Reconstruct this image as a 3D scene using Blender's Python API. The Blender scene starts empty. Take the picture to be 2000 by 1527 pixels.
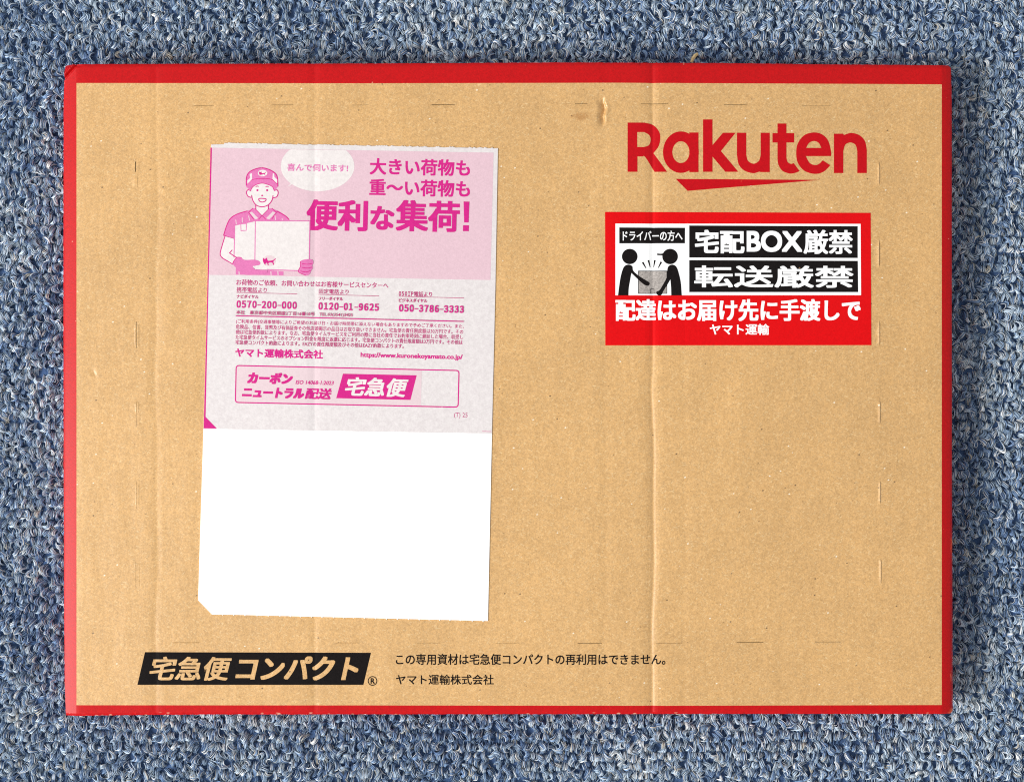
import bpy, bmesh, math, random
import numpy as np
from mathutils import Vector
from mathutils.geometry import tessellate_polygon

random.seed(7)
rng = np.random.default_rng(7)
SC = bpy.context.scene
COL = SC.collection

S = 0.000195            # metres per unit of the measured plan (plan units, origin at the middle of the view)
CX, CY = 1000.0, 763.5
H = 0.0190              # height of the parcel's top face above the carpet backing
PILE = 0.0050

# ------------------------------------------------------------------ camera
cam = bpy.data.objects.new('camera', bpy.data.cameras.new('camera'))
COL.objects.link(cam)
CAM_D = 0.64
cam.location = (0, 0, H + CAM_D)
cam.data.sensor_width = 36.0
cam.data.lens = 36.0 * CAM_D / (2000 * S)
cam.data.clip_start = 0.01
cam.data.clip_end = 20
SC.camera = cam

# ------------------------------------------------------------------ world (room light)
world = bpy.data.worlds.new('World')
SC.world = world
world.use_nodes = True
bg = world.node_tree.nodes['Background']
bg.inputs['Color'].default_value = (0.96, 0.98, 1.0, 1)
bg.inputs['Strength'].default_value = 0.50

# ------------------------------------------------------------------ window light from the left
def area(name, loc, target, sx, sy, power, col):
    L = bpy.data.lights.new(name, 'AREA')
    L.shape = 'RECTANGLE'; L.size = sx; L.size_y = sy; L.energy = power; L.color = col
    o = bpy.data.objects.new(name, L); COL.objects.link(o)
    o.location = loc
    d = Vector(target) - Vector(loc)
    o.rotation_euler = d.to_track_quat('-Z', 'Y').to_euler()
    return o
area('window_light', (-2.06, -0.70, 1.65), (0.02, 0, 0), 1.2, 1.0, 102, (1.0, 0.985, 0.955))

SC.view_settings.view_transform = 'Standard'
SC.view_settings.look = 'None'
SC.view_settings.exposure = 0.0
SC.view_settings.gamma = 1.0
SC.view_settings.use_curve_mapping = False
SC.cycles.use_denoising = False
SC.cycles.filter_width = 1.1
SC.cycles.max_bounces = 6
SC.cycles.diffuse_bounces = 3

# ------------------------------------------------------------------ helpers
def X(px): return (px - CX) * S
def Y(py): return (CY - py) * S

def tag(o, label=None, cat=None, kind=None, group=None):
    if label: o['label'] = label
    if cat: o['category'] = cat
    if kind: o['kind'] = kind
    if group: o['group'] = group
    return o

class NT:
    def __init__(self, name):
        self.m = bpy.data.materials.new(name); self.m.use_nodes = True
        self.t = self.m.node_tree; self.n = self.t.nodes; self.l = self.t.links
        self.b = self.n['Principled BSDF']
        self.co = self.n.new('ShaderNodeTexCoord').outputs['Object']
    def mapping(self, rot=0.0, scale=(1, 1, 1)):
        m = self.n.new('ShaderNodeMapping'); m.vector_type = 'TEXTURE'
        m.inputs['Rotation'].default_value = (0, 0, rot)
        m.inputs['Scale'].default_value = tuple(1 / k for k in scale)
        self.l.new(self.co, m.inputs['Vector']); return m.outputs['Vector']
    def noise(self, scale, detail=3, rough=0.55, vec=None):
        n = self.n.new('ShaderNodeTexNoise'); n.inputs['Scale'].default_value = scale
        n.inputs['Detail'].default_value = detail; n.inputs['Roughness'].default_value = rough
        self.l.new(vec if vec else self.co, n.inputs['Vector']); return n.outputs['Fac']
    def ramp(self, fac, a, b, lo=0.0, hi=1.0):
        n = self.n.new('ShaderNodeMapRange'); n.inputs['From Min'].default_value = a
        n.inputs['From Max'].default_value = b; n.inputs['To Min'].default_value = lo
        n.inputs['To Max'].default_value = hi; self.l.new(fac, n.inputs['Value']); return n.outputs['Result']
    def math(self, op, a, b):
        n = self.n.new('ShaderNodeMath'); n.operation = op
        for i, v in enumerate((a, b)):
            if isinstance(v, (int, float)): n.inputs[i].default_value = v
            else: self.l.new(v, n.inputs[i])
        return n.outputs[0]
    def mix(self, fac, a, b, mode='MIX'):
        n = self.n.new('ShaderNodeMix'); n.data_type = 'RGBA'; n.blend_type = mode
        for i, v in ((0, fac), (6, a), (7, b)):
            if isinstance(v, (int, float)): n.inputs[i].default_value = v
            elif isinstance(v, tuple): n.inputs[i].default_value = (*v, 1)
            else: self.l.new(v, n.inputs[i])
        return n.outputs[2]
    def scale_col(self, col, fac):
        """colour times a grey factor"""
        n = self.n.new('ShaderNodeVectorMath'); n.operation = 'SCALE'
        if isinstance(col, tuple): n.inputs[0].default_value = col
        else: self.l.new(col, n.inputs[0])
        self.l.new(fac, n.inputs['Scale']); return n.outputs[0]
    def bump(self, h, strength, dist):
        n = self.n.new('ShaderNodeBump'); n.inputs['Strength'].default_value = strength
        n.inputs['Distance'].default_value = dist; self.l.new(h, n.inputs['Height'])
        self.l.new(n.outputs['Normal'], self.b.inputs['Normal'])
    def done(self, col, rough, spec):
        if isinstance(col, tuple): self.b.inputs['Base Color'].default_value = (*col, 1)
        else: self.l.new(col, self.b.inputs['Base Color'])
        self.b.inputs['Roughness'].default_value = rough
        self.b.inputs['Specular IOR Level'].default_value = spec
        return self.m

def fibre_height(t):
    a = t.noise(1.0, 2, .5, t.mapping(0.45, (750, 2600, 500)))
    b = t.noise(1.0, 2, .5, t.mapping(-0.6, (750, 2600, 500)))
    c = t.noise(1.0, 2, .5, t.mapping(1.5, (900, 2600, 500)))
    f = t.noise(2200, 3, .7)
    return t.math('ADD', t.math('ADD', a, b), t.math('ADD', c, f))        # about 2.0 on average

def specks(t, scale, radius, keep):
    v = t.n.new('ShaderNodeTexVoronoi'); v.inputs['Scale'].default_value = scale
    t.l.new(t.mapping(0.3, (1.0, 1.35, 1)), v.inputs['Vector'])
    r = t.n.new('ShaderNodeSeparateColor'); t.l.new(v.outputs['Color'], r.inputs[0])
    near = t.ramp(v.outputs['Distance'], radius, radius * 0.5)
    some = t.ramp(r.outputs[0], keep, keep - 0.01)
    return t.math('MULTIPLY', near, some)

def blot(t, px, py, rx, ry):
    """soft irregular spot mask around a plan point"""
    m = t.n.new('ShaderNodeMapping'); m.vector_type = 'TEXTURE'
    m.inputs['Location'].default_value = (X(px) - BASE.x, Y(py) - BASE.y, 0)
    m.inputs['Scale'].default_value = (rx * S, ry * S, 1e3)
    t.l.new(t.co, m.inputs['Vector'])
    d = t.n.new('ShaderNodeVectorMath'); d.operation = 'LENGTH'; t.l.new(m.outputs[0], d.inputs[0])
    n = t.noise(900, 3, .6)
    dd = t.math('ADD', d.outputs['Value'], t.ramp(n, .3, .7, -.45, .45))
    return t.ramp(dd, 1.0, .35)

BASE = Vector((X(994), Y(760), PILE - 0.0006))       # where the parcel's Empty stands

def mat_kraft(name='kraft_cardboard'):
    t = NT(name)
    h = fibre_height(t)
    f = t.ramp(h, 1.60, 2.40, .80, 1.20)
    big = t.ramp(t.noise(38, 4, .6), .3, .7, .93, 1.06)
    col = t.mix(t.ramp(t.noise(520, 3, .7), .3, .7), (.590, .338, .120), (.632, .376, .146))
    col = t.scale_col(col, t.math('MULTIPLY', f, big))
    light = t.math('MAXIMUM', t.noise(1.0, 1, .5, t.mapping(.9, (700, 2400, 500))), t.noise(1.0, 1, .5, t.mapping(-.3, (600, 2400, 500))))
    col = t.mix(t.ramp(light, .64, .74, 0, .38), col, (.88, .68, .38))
    dark = t.math('MAXIMUM', t.noise(1.0, 1, .5, t.mapping(.25, (800, 2600, 700))), t.noise(1.0, 1, .5, t.mapping(-1.1, (800, 2600, 700))))
    col = t.mix(t.ramp(dark, .66, .76, 0, .40), col, (.34, .17, .045))
    col = t.mix(t.math('MULTIPLY', specks(t, 150, .07, .55), .85), col, (.08, .04, .015))
    col = t.mix(t.math('MULTIPLY', specks(t, 330, .12, .16), .65), col, (.20, .10, .03))
    col = t.mix(t.math('MULTIPLY', specks(t, 190, .085, .32), .8), col, (.95, .88, .72))
    col = t.mix(t.math('MULTIPLY', blot(t, 1136, 228, 21, 9), .5), col, (.36, .14, .02))
    t.bump(h, .10, .0002)
    b2 = t.n.new('ShaderNodeBump'); b2.inputs['Strength'].default_value = .5; b2.inputs['Distance'].default_value = .0008
    t.l.new(t.noise(1.0, 3, .5, t.mapping(0, (95, 22, 50))), b2.inputs['Height'])
    first = [n for n in t.n if n.type == 'BUMP' and n is not b2][0]
    t.l.new(b2.outputs['Normal'], first.inputs['Normal'])
    return t.done(col, .43, .90)

def mat_ink(name, col, mott=.12, rough=.5, spec=.3, pin=None, pin_keep=.3):
    t = NT(name)
    h = fibre_height(t)
    c = t.scale_col(col, t.ramp(h, 1.55, 2.45, 1 - mott, 1 + mott))
    if pin:
        c = t.mix(t.math('MULTIPLY', specks(t, 260, .10, pin_keep), .8), c, pin)
    t.bump(h, .07, .0002)
    return t.done(c, rough, spec)

def mat_paper(name, c1, c2, mott=.03):
    t = NT(name)
    h = fibre_height(t)
    c = t.mix(t.ramp(t.noise(700, 3, .65), .35, .65), c1, c2)
    c = t.scale_col(c, t.ramp(h, 1.55, 2.45, 1 - mott, 1 + mott))
    t.bump(h, .04, .0002)
    return t.done(c, .6, .25)

M = {}
M['kraft'] = mat_kraft()
def mat_border():
    t = NT('red_border_ink')
    h = fibre_height(t)
    c = t.scale_col((.49, .003, .005), t.ramp(h, 1.55, 2.45, .82, 1.18))
    c = t.mix(t.math('MULTIPLY', specks(t, 260, .10, .07), .8), c, (.72, .30, .20))
    sep = t.n.new('ShaderNodeSeparateXYZ'); t.l.new(t.co, sep.inputs[0])
    rim = t.ramp(sep.outputs[1], Y(1389.5) - BASE.y, Y(1392.5) - BASE.y)          # scuffed lower rim
    chip = t.math('MULTIPLY', t.math('MULTIPLY', rim, specks(t, 330, .30, .45)), .75)
    c = t.mix(chip, c, (.78, .42, .30))
    c = t.mix(t.math('MULTIPLY', blot(t, 1861, 1391, 8, 7), .8), c, (.85, .20, .07))   # rubbed corner
    c = t.mix(t.math('MULTIPLY', blot(t, 1860, 1065, 2.5, 22), .7), c, (.85, .10, .03))
    c = t.mix(t.math('MULTIPLY', blot(t, 1859, 1322, 2.0, 12), .6), c, (.85, .16, .08))
    t.bump(h, .07, .0002)
    return t.done(c, .42, .22)
M['red'] = mat_border()
M['red_logo'] = mat_ink('red_logo_ink', (.49, .003, .008), .13, .38, .15, pin=(.60, .05, .03), pin_keep=.12)
M['sticker_red'] = mat_ink('sticker_red_ink', (.67, .003, .005), .10, .36, .12)
M['sticker_white'] = mat_paper('sticker_white', (.90, .90, .90), (.93, .93, .93), .02)
M['sticker_grey'] = mat_ink('sticker_grey_halftone', (.37, .335, .31), .35, .6, .2)
M['black'] = mat_ink('black_ink', (.008, .006, .006), .35, .3, .13, pin=(.35, .2, .09), pin_keep=.08)
M['label'] = mat_paper('label_paper', (.65, .60, .60), (.71, .665, .66), .07)
M['label_white'] = mat_paper('label_blank_paper', (.95, .95, .95), (.96, .96, .96), .005)
M['cream'] = mat_paper('label_bare_paper', (.70, .65, .64), (.76, .71, .695), .05)
M['pink'] = mat_ink('pale_pink_ink', (.68, .475, .535), .07, .6, .2)
M['pale'] = mat_ink('palest_pink_ink', (.69, .545, .575), .05, .6, .2)
M['midpink'] = mat_ink('mid_pink_ink', (.66, .17, .40), .10, .6, .2)
M['magenta'] = mat_ink('magenta_ink', (.58, .014, .215), .12, .6, .2, pin=(.75, .6, .62), pin_keep=.16)
M['magenta_text'] = mat_ink('magenta_text_ink', (.47, .02, .16), .15, .6, .2)

# ------------------------------------------------------------------ shape of the top sheet
KNOTS = [(118, -3.4), (121.5, -1.75), (126, -1.30), (135, -.78), (142, -.41), (149, -.06), (163, .0)]
def valley(c, wl, wr, d, rim=.0):
    KNOTS.extend([(c - wl, rim), (c - wl * .6, rim - d * .12), (c - wl * .3, -d * .48), (c - 1.2, -d * .95), (c + 1.2, -d * .95), (c + wr * .3, -d * .48), (c + wr * .6, rim - d * .12), (c + wr, rim)])
valley(305, 22, 18, .17)
KNOTS += [(360, .02), (455, -.03), (520, .02)]
valley(614, 22, 18, .19, .02)
KNOTS += [(700, -.03), (790, .03), (880, -.02), (955, .05), (1040, -.01), (1120, .05)]
KNOTS += [(1168, .06), (1182, -.02), (1194, .05)]
KNOTS += [(1236, .05), (1250, .03), (1260, -.05), (1268, -.23), (1273.6, -.46), (1275.6, -.46), (1280, -.22), (1286, -.04), (1294, .04), (1306, .06)]
KNOTS += [(1325, .02), (1338, -.05), (1346, .02), (1450, .05), (1560, -.02), (1680, .04), (1790, .0)]
KNOTS += [(1836, .0), (1840, -.05), (1849, -.50), (1857, -1.05), (1861, -1.6), (1864, -2.6), (1870, -4.0)]
KNOTS.sort()
KX = np.array([k[0] for k in KNOTS], float); KZ = np.array([k[1] for k in KNOTS], float)
def prof(px): return np.interp(px, KX, KZ) * 0.001
def step(a, b, v):
    t = min(1.0, max(0.0, (v - a) / (b - a))); return t * t * (3 - 2 * t)
def prof2(px, py):
    """profile with the creases wandering a little where the card is bare"""
    if 1100 < px < 1420: a = step(692, 760, py)
    elif 220 < px < 380: a = 1.0
    else: a = 0.0
    fade = min(1, (px - 1100) / 60, (1420 - px) / 60) if px > 1000 else min(1, (px - 220) / 40, (380 - px) / 40)
    a *= max(0, fade)
    w = a * (2.0 * math.sin(py / 97 + .6) + 1.1 * math.sin(py / 37))
    return float(prof(px + w)) * (1 + (.15 * a if px > 1000 else 0))

# ------------------------------------------------------------------ mesh building
def make_obj(name, verts, faces, mats, parent, mat_ids=None, smooth=False):
    me = bpy.data.meshes.new(name)
    me.from_pydata([tuple(v) for v in verts], [], faces)
    for m in mats: me.materials.append(m)
    if mat_ids is not None: me.polygons.foreach_set('material_index', mat_ids)
    if smooth: me.polygons.foreach_set('use_smooth', [True] * len(me.polygons))
    me.update()
    o = bpy.data.objects.new(name, me); COL.objects.link(o)
    if parent: o.parent = parent
    return o

def empty(name, loc):
    o = bpy.data.objects.new(name, None); COL.objects.link(o); o.location = loc
    o.empty_display_size = .02
    return o

class Ink:
    """flat print: triangles in plan units, draped over the sheet; each added piece a hair above the last"""
    DZ = 1.2e-6
    def __init__(self, off):          # off: metres above the sheet
        self.v = []; self.f = []; self.mi = []; self.off = off; self.layer = 0; self.mats = []
    def mid(self, m):
        if m not in self.mats: self.mats.append(m)
        return self.mats.index(m)
    def add(self, pts, tris, m, up=True):
        if up: self.layer += 1
        k = len(self.v); z = self.layer * self.DZ; mi = self.mid(m)
        self.v.extend([(p[0], p[1], z) for p in pts])
        for t in tris:
            a, b, c = (pts[i] for i in t)
            ar = (b[0] - a[0]) * (c[1] - a[1]) - (b[1] - a[1]) * (c[0] - a[0])
            if abs(ar) < 1e-9: continue
            t = t if ar < 0 else (t[0], t[2], t[1])       # plan y runs down, world y up
            self.f.append(tuple(k + i for i in t)); self.mi.append(mi)
    def poly(self, pts, m, holes=()):
        loops = [[Vector((p[0], p[1], 0)) for p in l] for l in [pts, *holes]]
        flat = [(p.x, p.y) for l in loops for p in l]
        self.add(flat, tessellate_polygon(loops), m)
    def ellipse(self, cx, cy, rx, ry, m, hole=None, n=40):
        ring = lambda a, b: [(cx + a * math.cos(2 * math.pi * i / n), cy + b * math.sin(2 * math.pi * i / n)) for i in range(n)]
        self.poly(ring(rx, ry), m, [ring(*hole)] if hole else ())
    def stroke(self, pts, w, m, closed=False, taper=None):
        n = len(pts); P = [Vector(p) for p in pts]; L = []; R = []
        for i in range(n):
            a = P[(i - 1) % n] if (closed or i > 0) else None
            b = P[(i + 1) % n] if (closed or i < n - 1) else None
            d1 = (P[i] - a).normalized() if a is not None else None
            d2 = (b - P[i]).normalized() if b is not None else None
            d = (d1 + d2).normalized() if d1 is not None and d2 is not None else (d1 if d1 is not None else d2)
            nrm = Vector((-d.y, d.x))
            k = 1.0
            if d1 is not None and d2 is not None:
                k = 1 / max(.45, abs(nrm.dot(Vector((-d1.y, d1.x)))))
            ww = w * (taper[0] + (taper[1] - taper[0]) * i / (n - 1) if taper else 1)
            L.append(P[i] + nrm * ww * .5 * k); R.append(P[i] - nrm * ww * .5 * k)
        pts2 = [tuple(p) for p in L + R]; tr = []
        for i in range(n if closed else n - 1):
            j = (i + 1) % n
            tr += [(i, j, n + j), (i, n + j, n + i)]
        self.add(pts2, tr, m)
    def text(self, s, x, y, w, h, m, bold=0.0, shear=0.0, frame=None, by=None, spacing=1.0):
        """fit the string's outline into a box with its top-left corner at (x, y); frame maps the box into the sheet's own directions"""
        cu = bpy.data.curves.new('lettering', 'FONT'); cu.body = s; cu.size = 1; cu.space_character = spacing; cu.resolution_u = 2 if h < 14 else 5
        o = bpy.data.objects.new('lettering', cu); COL.objects.link(o)
        dg = bpy.context.evaluated_depsgraph_get()
        me = bpy.data.meshes.new_from_object(o.evaluated_get(dg))
        n = len(me.vertices); co = np.empty(n * 3); me.vertices.foreach_get('co', co); co = co.reshape(-1, 3)[:, :2].copy()
        polys = [tuple(p.vertices) for p in me.polygons]
        bpy.data.objects.remove(o); bpy.data.curves.remove(cu); bpy.data.meshes.remove(me)
        co[:, 0] += co[:, 1] * shear
        mn = co.min(0); mx = co.max(0)
        q = np.empty_like(co)
        q[:, 0] = bold + (co[:, 0] - mn[0]) / (mx[0] - mn[0]) * (w - 2 * bold)
        if by is None: by = bold * (.72 if bold > 1 else .85)
        q[:, 1] = by + (mx[1] - co[:, 1]) / (mx[1] - mn[1]) * (h - 2 * by)
        U, V = frame(x, y) if frame else ((1, 0), (0, 1))
        shifts = [(0, 0)]
        if bold > 0:
            shifts += [(i * bold, j * by) for i in (-1, 0, 1) for j in (-1, 0, 1) if i or j]
            if bold > 1.6: shifts += [(i * bold * .5, j * by * .5) for i in (-1, 1) for j in (-1, 1)]
        tris = []
        for p in polys:
            for i in range(1, len(p) - 1): tris.append((p[0], p[i], p[i + 1]))
        for dx, dy in shifts:
            a = q[:, 0] + dx; b = q[:, 1] + dy
            pts = list(zip(x + a * U[0] + b * V[0], y + a * U[1] + b * V[1]))
            self.add(pts, tris, m)
    def build(self, name, parent, thick=None):
        bm = bmesh.new()
        vs = [bm.verts.new(v) for v in self.v]
        for f, mi in zip(self.f, self.mi):
            try: bm.faces.new([vs[i] for i in f]).material_index = mi
            except ValueError: pass
        xs = [v[0] for v in self.v]; lo, hi = min(xs), max(xs)
        for k in KX:
            if lo < k < hi:
                bmesh.ops.bisect_plane(bm, geom=bm.verts[:] + bm.edges[:] + bm.faces[:], dist=1e-4,
                                       plane_co=(k, 0, 0), plane_no=(1, 0, 0))
        for v in bm.verts:
            px, py, z = v.co
            v.co = (X(px) - BASE.x, Y(py) - BASE.y, H + prof2(px, py) + self.off + z - BASE.z)
        if thick:
            r = bmesh.ops.extrude_edge_only(bm, edges=[e for e in bm.edges if e.is_boundary])
            for g in r['geom']:
                if isinstance(g, bmesh.types.BMVert): g.co.z -= thick
            bmesh.ops.recalc_face_normals(bm, faces=bm.faces[:])
        me = bpy.data.meshes.new(name); bm.to_mesh(me); bm.free()
        for m in self.mats: me.materials.append(M[m])
        o = bpy.data.objects.new(name, me); COL.objects.link(o); o.parent = parent
        return o

def smooth(pts, closed=True, n=6):
    """Catmull-Rom through the points; a point given as (x, y, 1) stays a sharp corner"""
    P = [(p[0], p[1]) for p in pts]; K = [len(p) > 2 for p in pts]; N = len(P); out = []
    for i in range(N if closed else N - 1):
        j = (i + 1) % N
        p1, p2 = P[i], P[j]
        p0 = P[i - 1] if (closed or i > 0) else p1
        p3 = P[(j + 1) % N] if (closed or j < N - 1) else p2
        if K[i]: p0 = (2 * p1[0] - p2[0], 2 * p1[1] - p2[1]) if not K[j] else p1
        if K[j]: p3 = (2 * p2[0] - p1[0], 2 * p2[1] - p1[1])
        if K[i] and K[j]: out.append(p1); continue
        for s in range(n):
            t = s / n
            out.append(tuple(.5 * (2 * p1[d] + (p2[d] - p0[d]) * t + (2 * p0[d] - 5 * p1[d] + 4 * p2[d] - p3[d]) * t * t
                                   + (3 * p1[d] - p0[d] - 3 * p2[d] + p3[d]) * t ** 3) for d in (0, 1)))
    if not closed: out.append(P[-1])
    return out

# ------------------------------------------------------------------ carpet: tufted loop pile
YARN = {'navy': (.110, .185, .340), 'blue': (.215, .330, .520), 'steel': (.320, .430, .560),
        'pale': (.60, .71, .81), 'white': (.90, .91, .91), 'grey': (.47, .53, .57), 'sand': (.64, .60, .52)}
def build_carpet():
    XR, YR = 0.30, 0.245            # half extent of the modelled pile
    bx0, bx1, by0, by1 = X(122) + .007, X(1864) - .007, Y(1394) + .007, Y(125) - .007
    def rows(px_, py_, jx, jy, off):
        out = []; j = 0; y = -YR + off
        while y < YR:
            x = -XR + (j % 2) * px_ * .5; drift = rng.normal(0, .0003)
            while x < XR:
                if not (bx0 < x < bx1 and by0 < y < by1):
                    out.append((x + rng.normal(0, jx), y + drift + rng.normal(0, jy)))
                x += px_
            y += py_; j += 1
        return out
    keys = list(YARN)
    cols_all = np.array([YARN[k] for k in keys])
    W_I, P_I = keys.index('white'), keys.index('pale')
    groups = {}
    ph = rng.uniform(0, 6.28, 8)
    def field(x, y):                # slow drift of the yarn blend over the carpet
        return (math.sin(x * 47 + y * 31 + ph[0]) + math.sin(y * 58 - x * 22 + ph[1]) + .8 * math.sin(x * 118 + ph[2]) * math.sin(y * 104 + ph[3])) / 2.2
    def tuft(x, y, ns, nseg, L, h, wide, deep, low):
        phi = math.pi / 2 + rng.normal(0, .50)
        if abs(x - X(1364)) < .0035 and abs(y - Y(100)) < .0045: h = min(h, .0028)
        if bx0 - .005 < x < bx1 + .005 and by0 - .005 < y < by1 + .005: h = min(h, .0036)
        lean = np.array([rng.normal(0, .28), rng.normal(-.12, .25)])
        d = np.array([math.cos(phi), math.sin(phi)]); nrm = np.array([-d[1], d[0]])
        curl = rng.normal(0, .0010)
        t = np.linspace(0, 1, nseg + 1)
        along = (t - .5) * L * (1 + .30 * np.sin(np.pi * t))
        zc = h * np.sin(np.pi * t) ** .62
        cxy = np.array([x, y]) + along[:, None] * d + (zc[:, None] * lean) * .6 + (np.sin(np.pi * t) * curl)[:, None] * nrm
        tw = rng.uniform(-.55, .55)
        f = field(x, y)
        wts = np.clip(np.array([.20 - .14 * f, .26 - .08 * f, .23, .17 + .13 * f, .05 + .05 * f, .075, .025]), .004, 1); wts /= wts.sum()
        base = rng.choice(7, p=wts)
        for q in range(ns):
            a0 = 2 * math.pi * q / ns + rng.uniform(-.4, .4)
            stray = (not low) and rng.random() < .20
            rr = rng.uniform(1.0, 1.5) if stray else rng.uniform(.3, 1.0)
            ang = a0 + 2 * math.pi * tw * (t - .5)
            px = cxy + (wide * rr * np.cos(ang))[:, None] * nrm
            pz = np.maximum(zc + deep * rr * np.sin(ang), .0002)
            rad = rng.uniform(.00008, .00012) if stray else rng.uniform(.00011, .00020)
            if abs(x) > .212 or abs(y) > .166: rad *= 1.8
            ci = base if rng.random() < .45 else rng.choice(7, p=wts)
            if stray and rng.random() < .7: ci = W_I if rng.random() < .5 else P_I
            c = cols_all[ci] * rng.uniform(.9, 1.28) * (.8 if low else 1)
            groups.setdefault(nseg, []).append((np.column_stack([px, pz]), rad, c))
    for (x, y) in rows(.00165, .0038, .0005, .0006, 0):
        inside = abs(x) < .212 and abs(y) < .166
        tuft(x, y, 12 if inside else 6, 8 if inside else 5, rng.uniform(.0025, .0042), rng.uniform(.0026, .0036),
             rng.uniform(.0006, .0010), rng.uniform(.0005, .0008), False)
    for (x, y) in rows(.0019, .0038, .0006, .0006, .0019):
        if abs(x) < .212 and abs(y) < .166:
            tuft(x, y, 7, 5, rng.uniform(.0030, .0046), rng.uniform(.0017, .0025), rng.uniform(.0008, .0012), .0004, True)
    V = []; F = []; C = []; base_i = 0; K = 3
    for nseg, lst in groups.items():
        P = np.array([g[0] for g in lst]); R = np.array([g[1] for g in lst]); Cc = np.array([g[2] for g in lst])
        T = np.gradient(P, axis=1); T /= np.linalg.norm(T, axis=2, keepdims=True) + 1e-12
        up = np.array([.31, .22, .92]); A = np.cross(T, up); A /= np.linalg.norm(A, axis=2, keepdims=True) + 1e-12
        B = np.cross(A, T)
        ang = np.arange(K) * 2 * math.pi / K
        ring = P[:, :, None, :] + R[:, None, None, None] * (np.cos(ang)[None, None, :, None] * A[:, :, None, :] + np.sin(ang)[None, None, :, None] * B[:, :, None, :])
        n = len(P); m = nseg + 1
        idx = base_i + np.arange(n * m * K).reshape(n, m, K)
        a = idx[:, :-1, :]; b = np.roll(idx, -1, 2)[:, :-1, :]; c = np.roll(idx, -1, 2)[:, 1:, :]; d = idx[:, 1:, :]
        F.append(np.stack([a, b, c, d], -1).reshape(-1, 4))
        V.append(ring.reshape(-1, 3)); C.append(np.repeat(Cc, m * K, 0)); base_i += n * m * K
    # backing sheet, a gently uneven grid that runs on past the modelled pile
    gx = np.linspace(-.75, .75, 151); gy = np.linspace(-.65, .65, 131)
    GX, GY = np.meshgrid(gx, gy, indexing='ij')
    far = (np.abs(GX) > XR - .003) | (np.abs(GY) > YR - .003)
    GZ = np.where(far, .0032, .0010) + rng.uniform(-.0002, .0002, GX.shape)
    bv = np.column_stack([GX.ravel(), GY.ravel(), GZ.ravel()])
    ii = base_i + np.arange(GX.size).reshape(GX.shape)
    bf = np.stack([ii[:-1, :-1], ii[1:, :-1], ii[1:, 1:], ii[:-1, 1:]], -1).reshape(-1, 4)
    nt = sum(len(f) for f in F)
    V.append(bv); F.append(bf); C.append(np.tile((.06, .11, .23), (len(bv), 1)))
    V = np.concatenate(V).astype(np.float32); F = np.concatenate(F).astype(np.int32); C = np.concatenate(C)
    me = bpy.data.meshes.new('carpet')
    me.vertices.add(len(V)); me.vertices.foreach_set('co', V.ravel())
    me.loops.add(F.size); me.loops.foreach_set('vertex_index', F.ravel())
    me.polygons.add(len(F)); me.polygons.foreach_set('loop_start', np.arange(0, F.size, 4, dtype=np.int32))
    try: me.polygons.foreach_set('loop_total', np.full(len(F), 4, dtype=np.int32))
    except Exception: pass
    mi = np.zeros(len(F), dtype=np.int32); mi[nt:] = 1
    at = me.color_attributes.new('yarn', 'FLOAT_COLOR', 'POINT')
    at.data.foreach_set('color', np.column_stack([C, np.ones(len(C))]).astype(np.float32).ravel())
    yarn = bpy.data.materials.new('carpet_yarn'); yarn.use_nodes = True
    nt_ = yarn.node_tree; b = nt_.nodes['Principled BSDF']
    an = nt_.nodes.new('ShaderNodeAttribute'); an.attribute_name = 'yarn'
    nt_.links.new(an.outputs['Color'], b.inputs['Base Color'])
    b.inputs['Roughness'].default_value = .55; b.inputs['Specular IOR Level'].default_value = .35
    t = NT('carpet_backing')
    spec = t.noise(420, 4, .7)
    cc = t.mix(t.ramp(spec, .35, .62), (.07, .11, .19), (.25, .31, .39))
    nearby = t.n.new('ShaderNodeSeparateXYZ'); t.l.new(t.co, nearby.inputs[0])
    cc = t.mix(t.ramp(nearby.outputs[2], .001, .003), (.06, .11, .23), cc)
    t.bump(t.noise(330, 3, .6), .8, .002)
    t.done(cc, .9, .1)
    me.materials.append(yarn); me.materials.append(t.m)
    me.polygons.foreach_set('material_index', mi)
    me.polygons.foreach_set('use_smooth', np.ones(len(F), dtype=bool))
    me.update(); me.validate()
    o = bpy.data.objects.new('carpet', me); COL.objects.link(o)
    tag(o, 'blue and off white loop pile carpet lying under the flat parcel', 'carpet', kind='structure')
    return o

build_carpet()

# ------------------------------------------------------------------ the parcel
parcel = empty('flat_parcel', BASE)
tag(parcel, 'flat brown cardboard parcel with red border, lying on blue carpet', 'parcel')

TOP_OUT = ([118, 200, 390, 700, 1100, 1400, 1650, 1870], [126, 125, 124.5, 124, 122, 123, 126, 127.5])
TOP_IN = ([118, 700, 1200, 1500, 1870], [162.6, 163.2, 162.2, 163.6, 165.4])
BOT_IN = ([118, 700, 1300, 1870], [1376.5, 1376.8, 1377.5, 1376])
BOT_OUT = ([118, 200, 390, 1100, 1400, 1870], [1398.5, 1397, 1395.2, 1394.5, 1394, 1394.2])
LEFT_OUT = ([120, 200, 500, 900, 1200, 1330, 1400], [124.5, 122, 121.5, 122, 123, 124.5, 127])
RIGHT_OUT = ([120, 200, 600, 1000, 1200, 1400], [1859, 1861, 1861.5, 1862.5, 1863.5, 1864.5])
XL_IN, XR_IN = 149.3, 1839.5

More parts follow.
